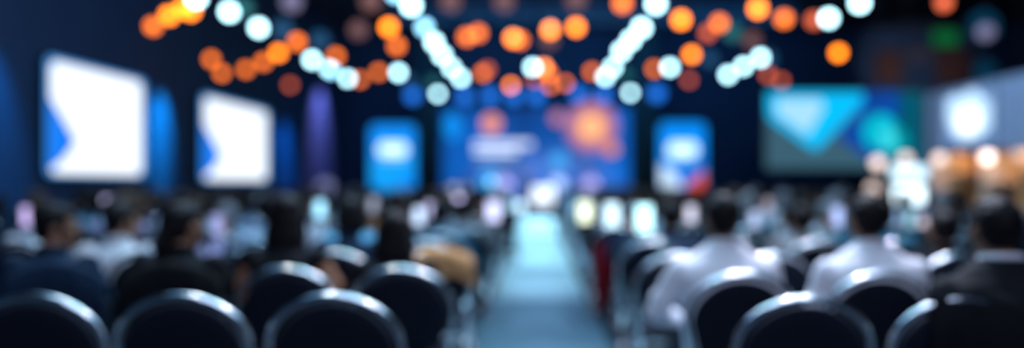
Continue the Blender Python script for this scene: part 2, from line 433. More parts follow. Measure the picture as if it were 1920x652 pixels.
# ------------------------------------------------------------------ globe lamps
HL = 2.5   # height of the lamp plane above the camera
KINDS = {
 'W': ('bright white', (0.48, 0.88, 1.0), 10.0, .175),
 'w': ('soft pale blue', (0.30, 0.72, 1.0), 6.0, .175),
 'O': ('vivid orange', (1.0, 0.22, 0.004), 7.8, .175),
 'o': ('deep orange', (1.0, 0.19, 0.012), 4.0, .175),
 'd': ('dim rust orange', (1.0, 0.17, 0.06), 1.95, .175),
 'B': ('deep blue', (0.01, 0.17, 0.80), 1.7, .38),
 'g': ('faint teal', (0.05, 0.5, 0.55), 0.35, .28),
 'b': ('faint brown', (0.75, 0.32, 0.28), 0.30, .28),
 'v': ('faint violet grey', (0.5, 0.45, 0.8), 0.45, .28),
 'c': ('faint navy', (0.03, 0.25, 0.6), 0.35, .30),
}
LAMPS = [
 ('W', [(430, 22), (485, 52), (585, 112), (617, 129), (652, 147), (368, -4), (747, 136), (771, 10), (814, 79), (829, 103), (847, 127), (864, 146),
        (821, 176), (999, 126), (1230, 7), (1203, 52), (1183, 75), (1165, 96), (1149, 126), (1135, 144), (1182, 174), (1256, 126), (1365, 140), (1394, 124),
        (1426, 108), (1554, 34), (1612, 5)]),
 ('w', [(796, 51), (742, -14), (622, 132)]),
 ('O', [(345, 15), (357, 20), (317, 29), (522, 99), (729, 51), (962, 72), (1032, 56), (1080, 51), (1277, 37), (1297, 102), (1421, 16), (1572, 99), (1020, 126), (958, 160)]),
 ('o', [(287, 49), (396, 111), (416, 137), (461, 130), (494, 116), (557, 78), (630, 105), (675, 149), (710, 135), (744, 86), (875, 69), (897, 62), (975, 75),
        (1032, 160), (1060, 156), (1110, 134), (1167, 6), (1227, 129), (1349, 43), (1470, 35), (1030, 140), (905, 137)]),
 ('d', [(544, 159), (1292, 150), (1465, 151), (914, 130), (1770, 5), (1002, 149), (1327, 62), (1526, 38), (1440, 140)]),
 ('B', [(774, 179), (871, 180), (919, 179), (964, 180), (1006, 179), (1085, 176), (1132, 178), (1232, 175)]),
 ('g', [(812, 155), (1172, 140), (1374, 61), (455, 15)]),
 ('b', [(672, 56), (695, 2), (845, 2), (945, 2), (1080, -1), (1030, 75), (1410, 75)]),
 ('v', [(547, 3), (1848, 60)]),
 ('c', [(530, 55), (1330, 110), (600, 75), (1440, 110), (765, 150)]),
]
def uv_globe(r):
    bm = bmesh.new(); add_ell(bm, (0, 0, 0), (r, r, r), seg=24, rings=16); return bm
def cap_bm(r):
    bm = bmesh.new(); add_lathe(bm, [(r*.5, r*.84), (r*.42, r*1.05), (r*.22, r*1.2), (r*.12, r*1.4)], 16); return bm
rod_me = None
for kind, pts in LAMPS:
    desc, col, s, dia = KINDS[kind]
    gm = mesh_of('globe', uv_globe(dia/2), emis(desc+' globe', col, s, base=(.05, .05, .05, 1)))
    cm = mesh_of('cap', cap_bm(dia/2), M['black'])
    for i, (px, py) in enumerate(sorted(pts)):
        hl = HL+0.012*((px*7+py*13) % 17-8)
        d = F*hl/(VY-py)
        if kind in 'gvbc': d = min(d*1.1, 27); 
        p = world(px, py, d)
        t = empty('globe_lamp', p)
        tag(t, '%s globe lamp under the ceiling, %s from left among its colour' % (desc, nth(i+1)), 'lamp', desc+' globe lamps under the ceiling')
        obj('globe', gm, None, t); obj('cap', cm, None, t)
        bm = bmesh.new(); add_tube(bm, [(0, 0, dia*.66), (0, 0, ZC-p.z)], .006, 6); obj('cable', bm, M['black'], t)

# small warm white pendant bulbs by the booth
bulbs = [(1645, 305, 11.5), (1637, 353, 10.8), (1698, 297, 12.5), (1762, 297, 12.5), (1851, 294, 12.6), (1912, 290, 12.8)]
for i, (px, py, d) in enumerate(bulbs):
    p = world(px, py, d); r = .085
    t = empty('pendant_bulb', p); tag(t, 'small warm white bulb on a long cable near the booth, %s from the left' % nth(1+sorted(b[0] for b in bulbs).index(px)), 'lamp', 'warm white bulbs by the booth')
    obj('bulb', uv_globe(r), emis('warm bulb', (1, .78, .72), [2.2, 1.2, 1.8, 2.2, 4.4, 1.0][i]), t)
    obj('cap', cap_bm(r), M['black'], t)
    bm = bmesh.new(); add_tube(bm, [(0, 0, r*1.3), (0, 0, ZC-p.z)], .005, 6); obj('cable', bm, M['black'], t)

# ------------------------------------------------------------------ chair
def arch(w, ztop, zlow, n=22, y0=-.215, lean=.09, drop=.20):
    """outline of the round-topped back from low left over the top to low right"""
    pts = []
    for k in range(5): pts.append((-w*(.80+.20*k/4), zlow+(ztop-drop-zlow)*k/4))
    for k in range(1, n): a = PI-PI*k/n; pts.append((w*math.cos(a), ztop-drop+drop*math.sin(a)))
    for k in range(4, -1, -1): pts.append((w*(.80+.20*k/4), zlow+(ztop-drop-zlow)*k/4))
    return [(x, y0-lean*(z-.45)/.45, z) for x, z in pts]
def make_chair():
    t = empty('banquet_chair', (0, 0, 0))
    bm = bmesh.new(); add_tube(bm, arch(.245, .905, .40), .0145, 10)
    obj('back_frame', bm, M['chrome'], t)
    inner = arch(.222, .88, .52)
    bm = bmesh.new(); rings = []
    cx = sum(p[0] for p in inner)/len(inner); cz = sum(p[2] for p in inner)/len(inner)
    for sc, dy in ((0.0, .030), (.55, .030), (.85, .026), (.96, .018), (1.0, 0), (.96, -.018), (.85, -.026), (.55, -.030), (0.0, -.030)):
        rings.append([bm.verts.new((cx+(x-cx)*max(sc, .02), y+(dy if sc < 1 else 0)-(1-sc)*.0*(z-cz), cz+(z-cz)*max(sc, .02))) for x, y, z in inner] )
    # keep the lean of the outline for shrunken rings
    for R in rings:
        for v, (x, y, z) in zip(R, inner):
            v.co.y = v.co.y - y + (-.215-.09*(v.co.z-.45)/.45)
    n = len(inner)
    for A, B in zip(rings, rings[1:]):
        for k in range(n): bm.faces.new((A[k], A[(k+1) % n], B[(k+1) % n], B[k]))
    bm.faces.new(rings[0][::-1]); bm.faces.new(rings[-1])
    obj('backrest', bm, M['fabric'], t)
    bm = bmesh.new(); add_box(bm, -.225, .225, -.20, .235, .41, .475, bevel=.028); obj('seat', bm, M['fabric'], t)
    bm = bmesh.new(); add_tube(bm, [(-.215, -.2, .40), (-.215, .22, .40), (.215, .22, .40), (.215, -.2, .40)], .011, 8, closed=True); obj('seat_frame', bm, M['chrome'], t)
    for s in (-1, 1):
        bm = bmesh.new(); add_tube(bm, [(s*.205, .21, .40), (s*.215, .235, .02), (s*.215, .236, 0)], .0125, 8); obj('leg', bm, M['chrome'], t)
        bm = bmesh.new(); add_tube(bm, [(s*.20, -.205, .42), (s*.215, -.27, .02), (s*.215, -.272, 0)], .0125, 8); obj('leg', bm, M['chrome'], t)
    return t
chair0 = make_chair(); used_chair = [False]
def chair(x, dback, label, rz=0, group='banquet chairs set out in rows'):
    if not used_chair[0]: c = chair0; used_chair[0] = True
    else: c = copy_tree(chair0)
    c.location = (x, dback+.29, 0); c.rotation_euler = (0, 0, rz)
    return tag(c, label, 'chair', group)

# ------------------------------------------------------------------ people
def head_into(bm, c, yaw, rr=0.0, sex='m', face=True):
    R = Matrix.Rotation(yaw, 3, 'Z')
    P = lambda x, y, z: Vector(c)+R@Vector((x, y, z))
    add_ell(bm, P(0, -.008, .022), (.076+rr, .094+rr, .098+rr), R)
    add_ell(bm, P(0, .022, -.045), (.056+rr, .066+rr, .072+rr), R)
    if face:
        add_capsule(bm, P(0, .092, .012), P(0, .108, -.018), .009, .014)       # nose
        add_ell(bm, P(0, .088, -.052), (.024, .012, .012), R)                  # lips
        add_ell(bm, P(0, .072, -.098), (.026, .022, .020), R)                  # chin
        for s in (-1, 1):
            add_ell(bm, P(s*.079, -.006, -.008), (.009, .021, .032), R)        # ears
            add_ell(bm, P(s*.032, .078, .030), (.022, .014, .010), R)          # brow
            add_ell(bm, P(s*.042, .062, -.018), (.024, .024, .022), R)         # cheek

def hand_into(bm, wrist, direction, palm_up, side):
    w = Vector(wrist); d = Vector(direction).normalized(); n = Vector(palm_up)
    n = (n-d*n.dot(d)).normalized(); s = d.cross(n).normalized()*side
    for k in range(4):
        o = s*(-.027+.018*k)
        add_capsule(bm, w+d*.015+o*.5, w+d*.088+o, .014, .0125, 8)
        L = (.034, .040, .044, .036)[3-k] if side > 0 else (.034, .040, .044, .036)[3-k]
        a = w+d*.088+o; b = a+(d*.9-n*.35).normalized()*L; e = b+(d*.55-n*.8).normalized()*L*.75
        add_capsule(bm, a, b, .0105, .0095, 8); add_capsule(bm, b, e, .0095, .008, 8)
    a = w+d*.03+s*.026; b = a+(d*.7+s*.6).normalized()*.038; e = b+(d*.95+s*.1).normalized()*.03
    add_capsule(bm, a, b, .014, .0115, 8); add_capsule(bm, b, e, .0115, .009, 8)

def build_meshes(key, sex='m', yaw=0.0, tilt=0.0, hair='short', elbows=(.27, .27), wide=1.0, sleeves='long', head_dx=0.0, face_eyes=False, seated=True, forearm_up=False):
    k = wide
    hc = (head_dx, .01, 1.145)
    sh = .185*k if sex == 'm' else .165*k
    arms = []
    for s, ex in zip((-1, 1), elbows):
        S = (s*sh, -.045, .945 if wide < 1.1 else .905); E = (s*ex*k, .0, .70); Wp = (s*.12, .25, .60)
        if forearm_up and s > 0: E = (s*ex*k, .06, .76); Wp = (s*.24, .26, 1.03)
        arms.append((s, S, E, Wp))
    legs = [((s*.09, 0.02, .54), (s*.125, .44, .525), (s*.125, .45, .10)) for s in (-1, 1)]
    tor = [(0, 0, .47, .16, .13), (0, -.01, .56, .172, .135), (0, -.03, .68, .150*k, .112), (0, -.05, .80, .162*k, .120), (0, -.055, .90, .172*k, .115), (0, -.045, .965, .150*k, .085), (head_dx*.5, -.03, 1.0, .075, .062)]
    if wide > 1.1: tor = [(0, 0, .47, .165, .13), (0, -.01, .56, .185, .14), (0, -.03, .68, .190, .125), (0, -.05, .80, .212, .128), (0, -.055, .88, .228, .118), (0, -.050, .935, .215, .095), (0, -.04, .975, .150, .078), (head_dx*.5, -.03, 1.015, .078, .062)]
    if sex == 'f': tor = [(a, b_, c_, rx*.90, ry*.95) for a, b_, c_, rx, ry in tor]
    # body ------------------------------------------------
    bm = bmesh.new(); add_loft(bm, tor)
    add_capsule(bm, (head_dx*.4, -.035, .98), (head_dx, -.012, 1.08), .058, .052)
    head_into(bm, hc, yaw)
    for s, S, E, Wp in arms:
        add_capsule(bm, S, E, .050, .040); add_capsule(bm, E, Wp, .040, .026)
        d = Vector(Wp)-Vector(E); 
        if not (forearm_up and s > 0): d = Vector((-s*.12, .98, -.1))
        hand_into(bm, Wp, d, (0, 0, 1) if not (forearm_up and s > 0) else (0, 1, 0), -s)
    for a, b_, c_ in legs:
        add_capsule(bm, a, b_, .085, .058); add_capsule(bm, b_, c_, .056, .036)
        add_capsule(bm, (c_[0], c_[1], .05), (c_[0], c_[1]+.15, .035), .036, .030)
    out = {'body': fuse(bm, key+' body', .0075, 3)}
    # top -------------------------------------------------
    g = .014
    bm = bmesh.new(); add_loft(bm, [(a, b_, c_, rx+g, ry+g) for a, b_, c_, rx, ry in tor[:-1]]+([(head_dx*.4, -.038, 1.002, .128, .084), (head_dx*.4, -.034, 1.022, .092, .075)] if wide > 1.1 else [(head_dx*.4, -.032, 1.0, .078, .070)])+[(head_dx*.5, -.030, 1.035, .066, .062)])
    for s, S, E, Wp in arms:
        if wide < 1.1: add_ell(bm, (s*sh, -.045, .945), (.064, .062, .058))
        if sleeves == 'long':
            add_capsule(bm, S, E, .064, .054); m = Vector(E).lerp(Vector(Wp), .88); add_capsule(bm, E, m, .054, .038)
        elif sleeves == 'short':
            add_capsule(bm, S, Vector(S).lerp(Vector(E), .55), .064, .056)
    out['top'] = fuse(bm, key+' top', .012, 3, wrinkle=.007)
    if sleeves == 'long':   # folded collar
        bm = bmesh.new(); add_tube(bm, [(head_dx*.6+.066*math.cos(2*PI*i/20), -.028+.064*math.sin(2*PI*i/20), 1.038+.010*math.sin(2*PI*i/20+PI)) for i in range(20)], .014, 8, closed=True)
        out['collar'] = mesh_of(key+' collar', bm)
    bm = bmesh.new(); add_loft(bm, [(0, 0, .455, .172, .148), (0, -.005, .56, .186, .150), (0, -.01, .60, .17, .132)])
    for a, b_, c_ in legs:
        add_capsule(bm, a, b_, .097, .071); add_capsule(bm, b_, c_, .069, .052)
    out['trousers'] = fuse(bm, key+' trousers', .014, 3, wrinkle=.006)
    for q, (a, b_, c_) in enumerate(legs):
        bm = bmesh.new()
        add_capsule(bm, (c_[0], c_[1]-.03, .048), (c_[0], c_[1]+.17, .040), .044, .038); add_box(bm, c_[0]-.04, c_[0]+.04, c_[1]-.07, c_[1]+.2, 0, .03, bevel=.008)
        out['shoe%d' % q] = fuse(bm, key+' shoe', .012, 2)
    # hair ------------------------------------------------
    R = Matrix.Rotation(yaw, 3, 'Z'); P = lambda x, y, z: Vector(hc)+R@Vector((x, y, z))
    bm = bmesh.new()
    add_ell(bm, P(0, -.022, .036), (.084, .092, .099), R)
    add_ell(bm, P(0, .03, .075), (.066, .056, .050), R)
    if hair == 'short':
        add_ell(bm, P(0, -.050, -.018), (.072, .055, .060), R)
        for s in (-1, 1): add_ell(bm, P(s*.068, .012, .02), (.016, .03, .05), R)
    elif hair == 'long':
        add_ell(bm, P(0, -.045, -.02), (.092, .072, .10), R)
        add_loft(bm, [(P(0, -.07, 0).x, P(0, -.07, 0).y, hc[2]-.34, .075, .03), (P(0, -.075, 0).x, P(0, -.075, 0).y, hc[2]-.22, .098, .045), (P(0, -.06, 0).x, P(0, -.06, 0).y, hc[2]-.08, .098, .062), (P(0, -.03, 0).x, P(0, -.03, 0).y, hc[2]+.03, .085, .07)])
        for s in (-1, 1): add_capsule(bm, P(s*.078, .0, .04), P(s*.088, -.03, -.16), .022, .022)
    elif hair == 'tail':
        add_ell(bm, P(0, -.05, -.015), (.078, .062, .075), R)
        add_capsule(bm, P(0, -.10, .0), P(0, -.125, -.10), .030, .036); add_capsule(bm, P(0, -.125, -.10), P(0, -.11, -.24), .036, .016)
    elif hair == 'bun':
        add_ell(bm, P(0, -.05, -.015), (.078, .060, .070), R)
        add_ell(bm, P(0, -.10, .075), (.042, .040, .040), R)
    elif hair == 'bob':
        add_ell(bm, P(0, -.04, -.03), (.098, .080, .105), R)
    out['hair'] = fuse(bm, key+' hair', .009, 2, wrinkle=.006, wscale=22)
    if face_eyes:
        bm = bmesh.new()
        for s in (-1, 1): add_ell(bm, P(s*.031, .086, .014), (.012, .007, .007), R, 10, 8)
        out['eyes'] = mesh_of(key+' eyes', bm)
        bm = bmesh.new(); add_ell(bm, P(0, .099, -.052), (.022, .006, .007), R, 12, 8); out['lips'] = mesh_of(key+' lips', bm)
    return out

T = {}
def tmpl(key, **k): T[key] = build_meshes(key, **k)
tmpl('man', hair='short')
tmpl('man_right', hair='short', yaw=-.7)
tmpl('man_left', hair='short', yaw=.5)
tmpl('woman_long', sex='f', hair='long')
tmpl('woman_tail', sex='f', hair='tail', yaw=-.5)
tmpl('woman_bob', sex='f', hair='bob', yaw=.35)
tmpl('woman_bun', sex='f', hair='bun')
tmpl('woman_bare', sex='f', hair='long', sleeves='none', elbows=(.25, .31))
tmpl('man_tee', hair='short', sleeves='short', elbows=(.28, .30), yaw=.2)
tmpl('broad', hair='short', wide=1.14, elbows=(.232, .222))
tmpl('broad_elbow', hair='short', wide=1.14, elbows=(.285, .222))
tmpl('turned', hair='short', yaw=-1.0, wide=1.05)
tmpl('arm_up_right', hair='short', forearm_up=True)
tmpl('arm_up_left', hair='short', forearm_up=True)
tmpl('panel_m', hair='short', face_eyes=True, yaw=.1)
tmpl('panel_f', sex='f', hair='bob', face_eyes=True, yaw=-.1)

PARTNAME = {'body': 'body', 'top': 'shirt', 'collar': 'collar', 'trousers': 'trousers', 'shoe0': 'shoe', 'shoe1': 'shoe', 'hair': 'hair', 'eyes': 'eyes', 'lips': 'lips'}
def set_mat(o, m):
    if not o.data.materials: o.data.materials.append(None)
    o.material_slots[0].link = 'OBJECT'; o.material_slots[0].material = m
HAIRDESC = {'man': 'short', 'man_right': 'short', 'man_left': 'short', 'woman_long': 'long', 'woman_tail': 'ponytailed', 'woman_bob': 'bobbed', 'woman_bun': 'bunned',
            'woman_bare': 'long', 'man_tee': 'short', 'broad': 'short', 'broad_elbow': 'short', 'turned': 'short', 'panel_m': 'short', 'panel_f': 'bobbed', 'arm_up_right': 'short', 'arm_up_left': 'short'}
HN = {'hair': 'black', 'hair_b': 'dark brown', 'hair_l': 'light brown', 'hair_g': 'grey'}
def person(key, x, y, z=0, rz=0, top='navy', hair='hair', skin='skin', sc=1.0, scz=None, label=None, group=None, collar=None, topname='shirt', full=True):
    t = empty('person', (x, y, z), rz); t.scale = (sc, sc, scz or sc)
    for pn, me in T[key].items():
        if not full and pn in ('shoe0', 'shoe1', 'collar', 'eyes', 'lips'): continue
        o = obj(topname if pn == 'top' else PARTNAME[pn], me, None, t)
        m = {'body': M[skin], 'top': M['c_'+top], 'collar': M['c_'+(collar or top)], 'trousers': M['trousers'], 'shoe0': M['shoe'], 'shoe1': M['shoe'], 'hair': M[hair], 'eyes': M['eye'], 'lips': M['lip']}[pn]
        set_mat(o, m)
    return tag(t, label, 'person', group)

AUD = 'audience seated in rows facing the stage'
CH = 'banquet chairs set out in rows'
def clabel(row, seat, side, what='black round-backed chair with chrome rim'):
    return '%s, %s row, %s seat %s of the aisle' % (what, nth(row), nth(seat), side)
def plabel(key, hair, top, row, seat, side):
    return 'person with %s %s hair, %s top, %s row, %s seat %s of aisle' % (HAIRDESC[key], HN[hair], top, nth(row), nth(seat), side)

# ---- front rows by hand : (row depth of the backs, [(chair px centre)]) and people
taken = {}
def seat_px(px, d): return (px-VX)/F*d
left_rows = {1: (2.90, [625, 340, 65]), 2: (3.80, [752, 536, 320, 104]), 3: (4.66, [805, 628, 451, 274, 97])}
right_rows = {1: (2.84, [1510, 1803]), 2: (3.58, [1392, 1652]), 3: (4.50, [1272, 1450, 1631, 1800])}
for side, rows in (('left', left_rows), ('right', right_rows)):
    for r, (d, pxs) in rows.items():
        for i, px in enumerate(pxs):
            chair(seat_px(px, d), d, clabel(r, i+1, side))
def P_(key, px, dback, label, **k):
    y = dback+.29; return person(key, (px-VX)/F*(y+.02), y, label=label, group=AUD, **k)
P_('turned', 108, 3.80, 'person in navy top with short black hair, head turned right, far left', top='navy', sc=.98, scz=.945)
P_('woman_tail', 345, 3.80, 'person in black top with dark ponytail, behind the second chair from left', top='black', sc=1.08, scz=.95)
P_('woman_bare', 540, 3.80, 'person with long black hair and bare arms in sleeveless black top', top='black', sc=1.0, scz=.985)
P_('woman_long', 742, 3.80, 'person in black with long black hair beside the aisle, left side', top='black', sc=1.0, scz=.92)
P_('man_right', 230, 4.66, 'person with short black hair and white shirt, third row, far left', top='white', scz=.93)
P_('woman_bob', 657, 4.66, 'person with bobbed black hair and navy top, third row, second seat left of aisle', top='navy', sc=.98, scz=.96)
P_('broad_elbow', 1353, 3.58, 'person in white shirt with short black hair, nearest the aisle on the right', top='white', skin='skin2', scz=.99)
P_('broad', 1624, 3.58, 'person in white shirt with short black hair, second from aisle on the right', top='white', skin='skin2', scz=.985)
P_('woman_bun', 1765, 4.50, 'short person with black hair just left of the black suited person', top='black', scz=.90, hair='hair')
sm = P_('broad', 1862, 2.86, 'person in black suit with white collar, far right', top='black', collar='white', skin='skin2', scz=.985, sc=1.05, topname='jacket')

# jacket thrown over a chair back, red coat over an aisle chair
def draped(name, x, dback, w, drop, m, label, ztop=.915, off=0.0):
    """cloth laid over a chair back: an arch shell, front and back hanging"""
    bm = bmesh.new(); nu, nv = 28, 22; grid = []
    for i in range(nu+1):
        u = -1+2*i/nu; col = []
        xx = u*w/2+off
        zt = ztop-.20+.20*math.sqrt(max(0, 1-(xx/.29)**2)) if abs(xx) < .29 else ztop-.2
        for j in range(nv+1):
            v = -1+2*j/nv
            L = drop*abs(v)*(1+.12*math.sin(u*5+2)); yy = math.copysign(min(.05, abs(v)*.2), v)
            yc = -.215-.09*(zt-L-.45)/.45
            w_ = .010*noise.noise(Vector((u*3, v*4, w)))
            col.append((xx*(1+.06*abs(v)), yc-yy-.012*math.sin(u*14)*abs(v)*(-1 if v < 0 else 1)+w_, zt-L+.022*(1-min(1, abs(v)*5)**2)))
        grid.append(col)
    a = [[bm.verts.new(p) for p in c] for c in grid]
    for i in range(nu):
        for j in range(nv): bm.faces.new((a[i][j], a[i+1][j], a[i+1][j+1], a[i][j+1]))
    o = obj(name, bm, m); o.location = (x, dback+.29, 0)
    s = o.modifiers.new('s', 'SOLIDIFY'); s.thickness = .012
    return tag(o, label, 'clothing')
draped('draped_jacket', seat_px(822, 4.66), 4.66, .40, .15, M['c_tan'], 'tan jacket draped over a chair back left of the aisle')
draped('draped_suit_jacket', seat_px(1803, 2.84), 2.84, .40, .42, M['c_black'], 'black jacket draped over the chair back right before the suited person', off=.075, ztop=.925)
draped('draped_cardigan', seat_px(104, 3.80), 3.80, .50, .30, M['c_navy'], 'navy cardigan draped over the chair back, second row, far left', ztop=.925)
draped('draped_cardigan', seat_px(320, 3.80), 3.80, .50, .30, M['c_black'], 'black cardigan draped over the chair back behind the ponytailed person', ztop=.925)
draped('draped_coat', .80, 7.28, .17, .70, M['c_dark red'], 'dark red coat draped over an aisle chair on the right', off=-.19)

# ---- remaining rows
tops = ['navy', 'black', 'black', 'navy', 'white', 'light blue', 'grey', 'teal', 'white', 'lilac', 'black', 'brown']
keys = ['man', 'man_right', 'man_left', 'woman_long', 'woman_tail', 'woman_bob', 'woman_bun', 'man_tee', 'man', 'man_left']
hairs = ['hair', 'hair', 'hair', 'hair_b', 'hair_b', 'hair_l', 'hair_g']
FORCE = {  # (side,row,seat): dict
 ('left', 4, 3): dict(key='man', top='light blue', hair='hair'),
 ('left', 4, 2): dict(key='man_left', top='sky blue', hair='hair_b'),
 ('left', 5, 1): dict(key='man', top='teal', hair='hair'),
 ('left', 4, 1): None,
 ('right', 4, 1): dict(key='arm_up_right', top='navy', hair='hair', dx=.17, flip=True),
 ('right', 4, 2): None,
 ('right', 4, 3): dict(key='man', top='grey', hair='hair'),
 ('left', 6, 2): dict(key='man', top='orange', hair='hair_b'),
}
n_people = 0; n_ch = 0
row_d = {}
d = 5.52; r = 4
while d < 20.5:
    row_d[r] = d; d += .88 if d < 10 else 1.12; r += 1
GL = [(925,395,(.6,.62,.95),2.2),(975,390,(.6,.85,1),3.2),(1097,397,(.9,1,.75),3.2),(1147,403,(.6,.85,1),5.0),(1208,409,(.5,.9,1),6.0),
 (200,385,(.55,.5,.85),.9),(50,405,(.5,.4,.75),1.1),(408,420,(.4,.42,.8),.7),(497,405,(.6,.45,.42),.8),(340,372,(.3,.4,.55),.6),
 (785,405,(.5,.65,.9),1.3),(805,392,(.5,.5,.8),1.0),(905,435,(.15,.5,.95),1.1),(860,378,(.6,.55,.95),1.6),(1415,411,(.4,.5,.75),1.0),
 (1482,401,(.25,.45,.7),.9),(1405,371,(.35,.45,.6),.8),(1295,401,(.55,.55,.7),1.2),(1470,445,(.1,.55,1),1.4),(1570,405,(.35,.45,.8),1.1),
 (1572,446,(.3,.6,.95),1.3),(1677,408,(.2,.35,.6),.9),(1706,408,(.25,.5,.65),.9),(1730,423,(.6,.5,.55),1.1),(700,384,(.4,.45,.6),.7),(1160,372,(.35,.45,.6),.7),
 (600,392,(.35,.75,1),1.4),(1340,388,(.3,.4,.5),.6),(1440,385,(.45,.4,.5),.7)]
def glint_phone(X, yd, z, col, st_, label, glint_tablet=False):  # added lit screens that stand for bright glints among the audience
    k = 1.55 if glint_tablet else 1.0
    nm = 'glint_tablet' if glint_tablet else 'glint_phone'
    t = empty(nm, (X, yd, z)); tag(t, label, nm, 'lit phones and tablets added as glints in the audience')
    obj(nm+'_case', box(-.039*k, .039*k, 0, .009, -.078*(.3+.65*k), .078*(.3+.65*k), bevel=.003), M['black'], t, smooth=False)
    obj(nm+'_screen', box(-.036*k, .036*k, -.002, -.0002, -.074*(.3+.65*k), .074*(.3+.65*k)), emis(nm+' light', col, st_*(1.0 if glint_tablet else 1.7)), t, smooth=False)
glint = {}
for gi, (px, py, col, st_) in enumerate(GL):
    want = .22*F/(py-VY); side = 'left' if px < VX else 'right'
    best = None
    if px == 1208:
        glint_phone(wx(px, row_d[4]+.50), row_d[4]+.50, wz(py, row_d[4]+.50), col, st_*.5, 'lit tablet added as a glint by the person in navy, fourth row right of the aisle', True); continue
    if px == 1097:
        yd = row_d[6]+.49; X = wx(px, yd); glint[('right', 6, 1)] = (-1, X+.25, X, yd, px, py, col, st_*.7); continue
    if px == 1147:
        yd = row_d[5]+.49; X = wx(px, yd); glint[('right', 5, 1)] = (-1, X+.25, X, yd, px, py, col, st_*.5); continue
    for r, d in row_d.items():
        yd = d+.49; X = wx(px, yd)
        for sgn in (1, -1):
            sx = X-.25*sgn
            n = (sx+.78)/-.56 if side == 'left' else (sx-.84)/.57
            q = int(round(n))+1
            if q < 1: continue
            cost = abs(yd-want)*.5+abs(n-round(n))*.8+(9 if (side, r, q) in glint or (side, r, q) in FORCE else 0)
            if best is None or cost < best[0]: best = (cost, r, q, sgn, sx, X, yd)
    _, r, q, sgn, sx, X, yd = best
    glint[(side, r, q)] = (sgn, sx, X, yd, px, py, col, st_)
for r, d in row_d.items():
    for side in ('left', 'right'):
        base = -.78 if side == 'left' else .84
        step = -.56 if side == 'left' else .57
        lim = -7.3 if side == 'left' else 7.0
        s = 1; x = base
        while (x > lim if side == 'left' else x < lim):
            px = VX+x/d*F
            if -45 < px < 1965:
                jx = random.uniform(-.03, .03)
                f = FORCE.get((side, r, s), 'rand')
                occ = random.random() < .86
                if (side, r, s) in glint:
                    sgn, sx, X, yd, gx, gy, gc, gs = glint[(side, r, s)]
                    chair(sx, d, clabel(r, s, side)); n_ch += 1; n_people += 1
                    tp, hr = random.choice(tops), random.choice(hairs)
                    pz = wz(gy, yd)
                    q = person('arm_up_right', sx, d+.29, top=tp, hair=hr, scz=min(1.03, max(.88, (pz-.02)/1.12)), label='person with short %s hair, %s top, holding up a device, %s row, %s seat %s of aisle' % (HN[hr], tp, nth(r), nth(s), side), group=AUD, full=d < 9)
                    q.scale.x = sgn
                    if len(q['label'].replace(',', ' ').replace('-', ' ').split()) > 15: q['label'] = q['label'].replace('with short ', 'with ').replace(' holding up a device', ' raised glint')
                    glint_phone(X, yd, pz, gc, gs, 'lit %s added as a glint in the %s row, %s seat %s of the aisle' % ('glint_tablet' if gs > 2 else 'glint_phone', nth(r), nth(s), side), gs > 2)
                    s += 1; x += step; continue
                chair(x+jx, d, clabel(r, s, side)); n_ch += 1
                if f == 'rand': f = dict(key=random.choice(keys), top=random.choice(tops), hair=random.choice(hairs)) if occ else None
                if f:
                    q = person(f['key'], x+jx+f.get('dx', random.uniform(-.05, .05)), d+.29+random.uniform(0, .05), rz=random.uniform(-.12, .12), top=f['top'], hair=f['hair'],
                           skin=random.choice(['skin', 'skin', 'skin2']), sc=random.uniform(.95, 1.02), scz=random.uniform(.90, .97),
                           label=plabel(f['key'], f['hair'], f['top'], r, s, side), group=AUD, full=d < 9)
                    n_people += 1
                    if f.get('flip'): q.scale.x *= -1; q.rotation_euler.z = 0; q['label'] = 'person in navy top with black hair holding up an added tablet right of the aisle'
            s += 1; x += step
print('PEOPLE', n_people, 'CHAIRS', n_ch)

# ------------------------------------------------------------------ panel on the stage
panel = [(945, 'panel_m', 'lilac', 'leftmost person seated on stage, lilac top, facing the audience'),
         (988, 'panel_m', 'navy', 'second seated person from left on stage, in dark top'),
         (1047, 'panel_f', 'light blue', 'third seated person from left on stage, light blue top'),
         (1107, 'panel_f', 'lilac', 'rightmost person seated on stage, pale lilac top')]
for i, (px, key, top, lab) in enumerate(panel):
    y = 30.6; x = wx(px, y)
    chair(x, 0, 'chrome-rimmed chair on stage under the %s seated person from left' % nth(i+1), rz=PI, group='chairs on the stage').location = (x, y, SZ)
    person(key, x, y-.02, SZ, PI, top=top, hair='hair_b', label=lab, group='people seated on the stage')

# stage lamps and lit boxes along the stage front
def spot_can(px, py, d, r, col, s, label, floor_z=0):
    p = world(px, py, d)
    t = empty('floor_spotlight', (p.x, p.y, floor_z)); tag(t, label, 'light', 'small bright lights near the stage')
    h = p.z-floor_z
    bm = bmesh.new(); add_tube(bm, [(0, -.02, h), (0, .02, h), (0, r*1.2, h)], [r*1.08, r*1.08, r*.6], 24); obj('housing', bm, M['black'], t)
    bm = bmesh.new(); add_tube(bm, [(0, -.045, h), (0, -.021, h)], [r*.95, r], 24); obj('lens', bm, emis('lens', col, s), t)
    bm = bmesh.new(); add_tube(bm, [(0, .05, .02), (0, .05, h-r*.5)], .02, 8); obj('post', bm, M['black'], t)
    bm = bmesh.new(); add_lathe(bm, [(.16, 0), (.16, .015), (.05, .03)], 20); obj('base', bm, M['black'], t)
spot_can(760, 368, 27.5, .34, (0, .25, .9), 1.6, 'deep blue round light under the left banner screen')
spot_can(610, 352, 27.5, .30, (.4, .45, .9), .5, 'dim lilac round light below the violet wall glow')
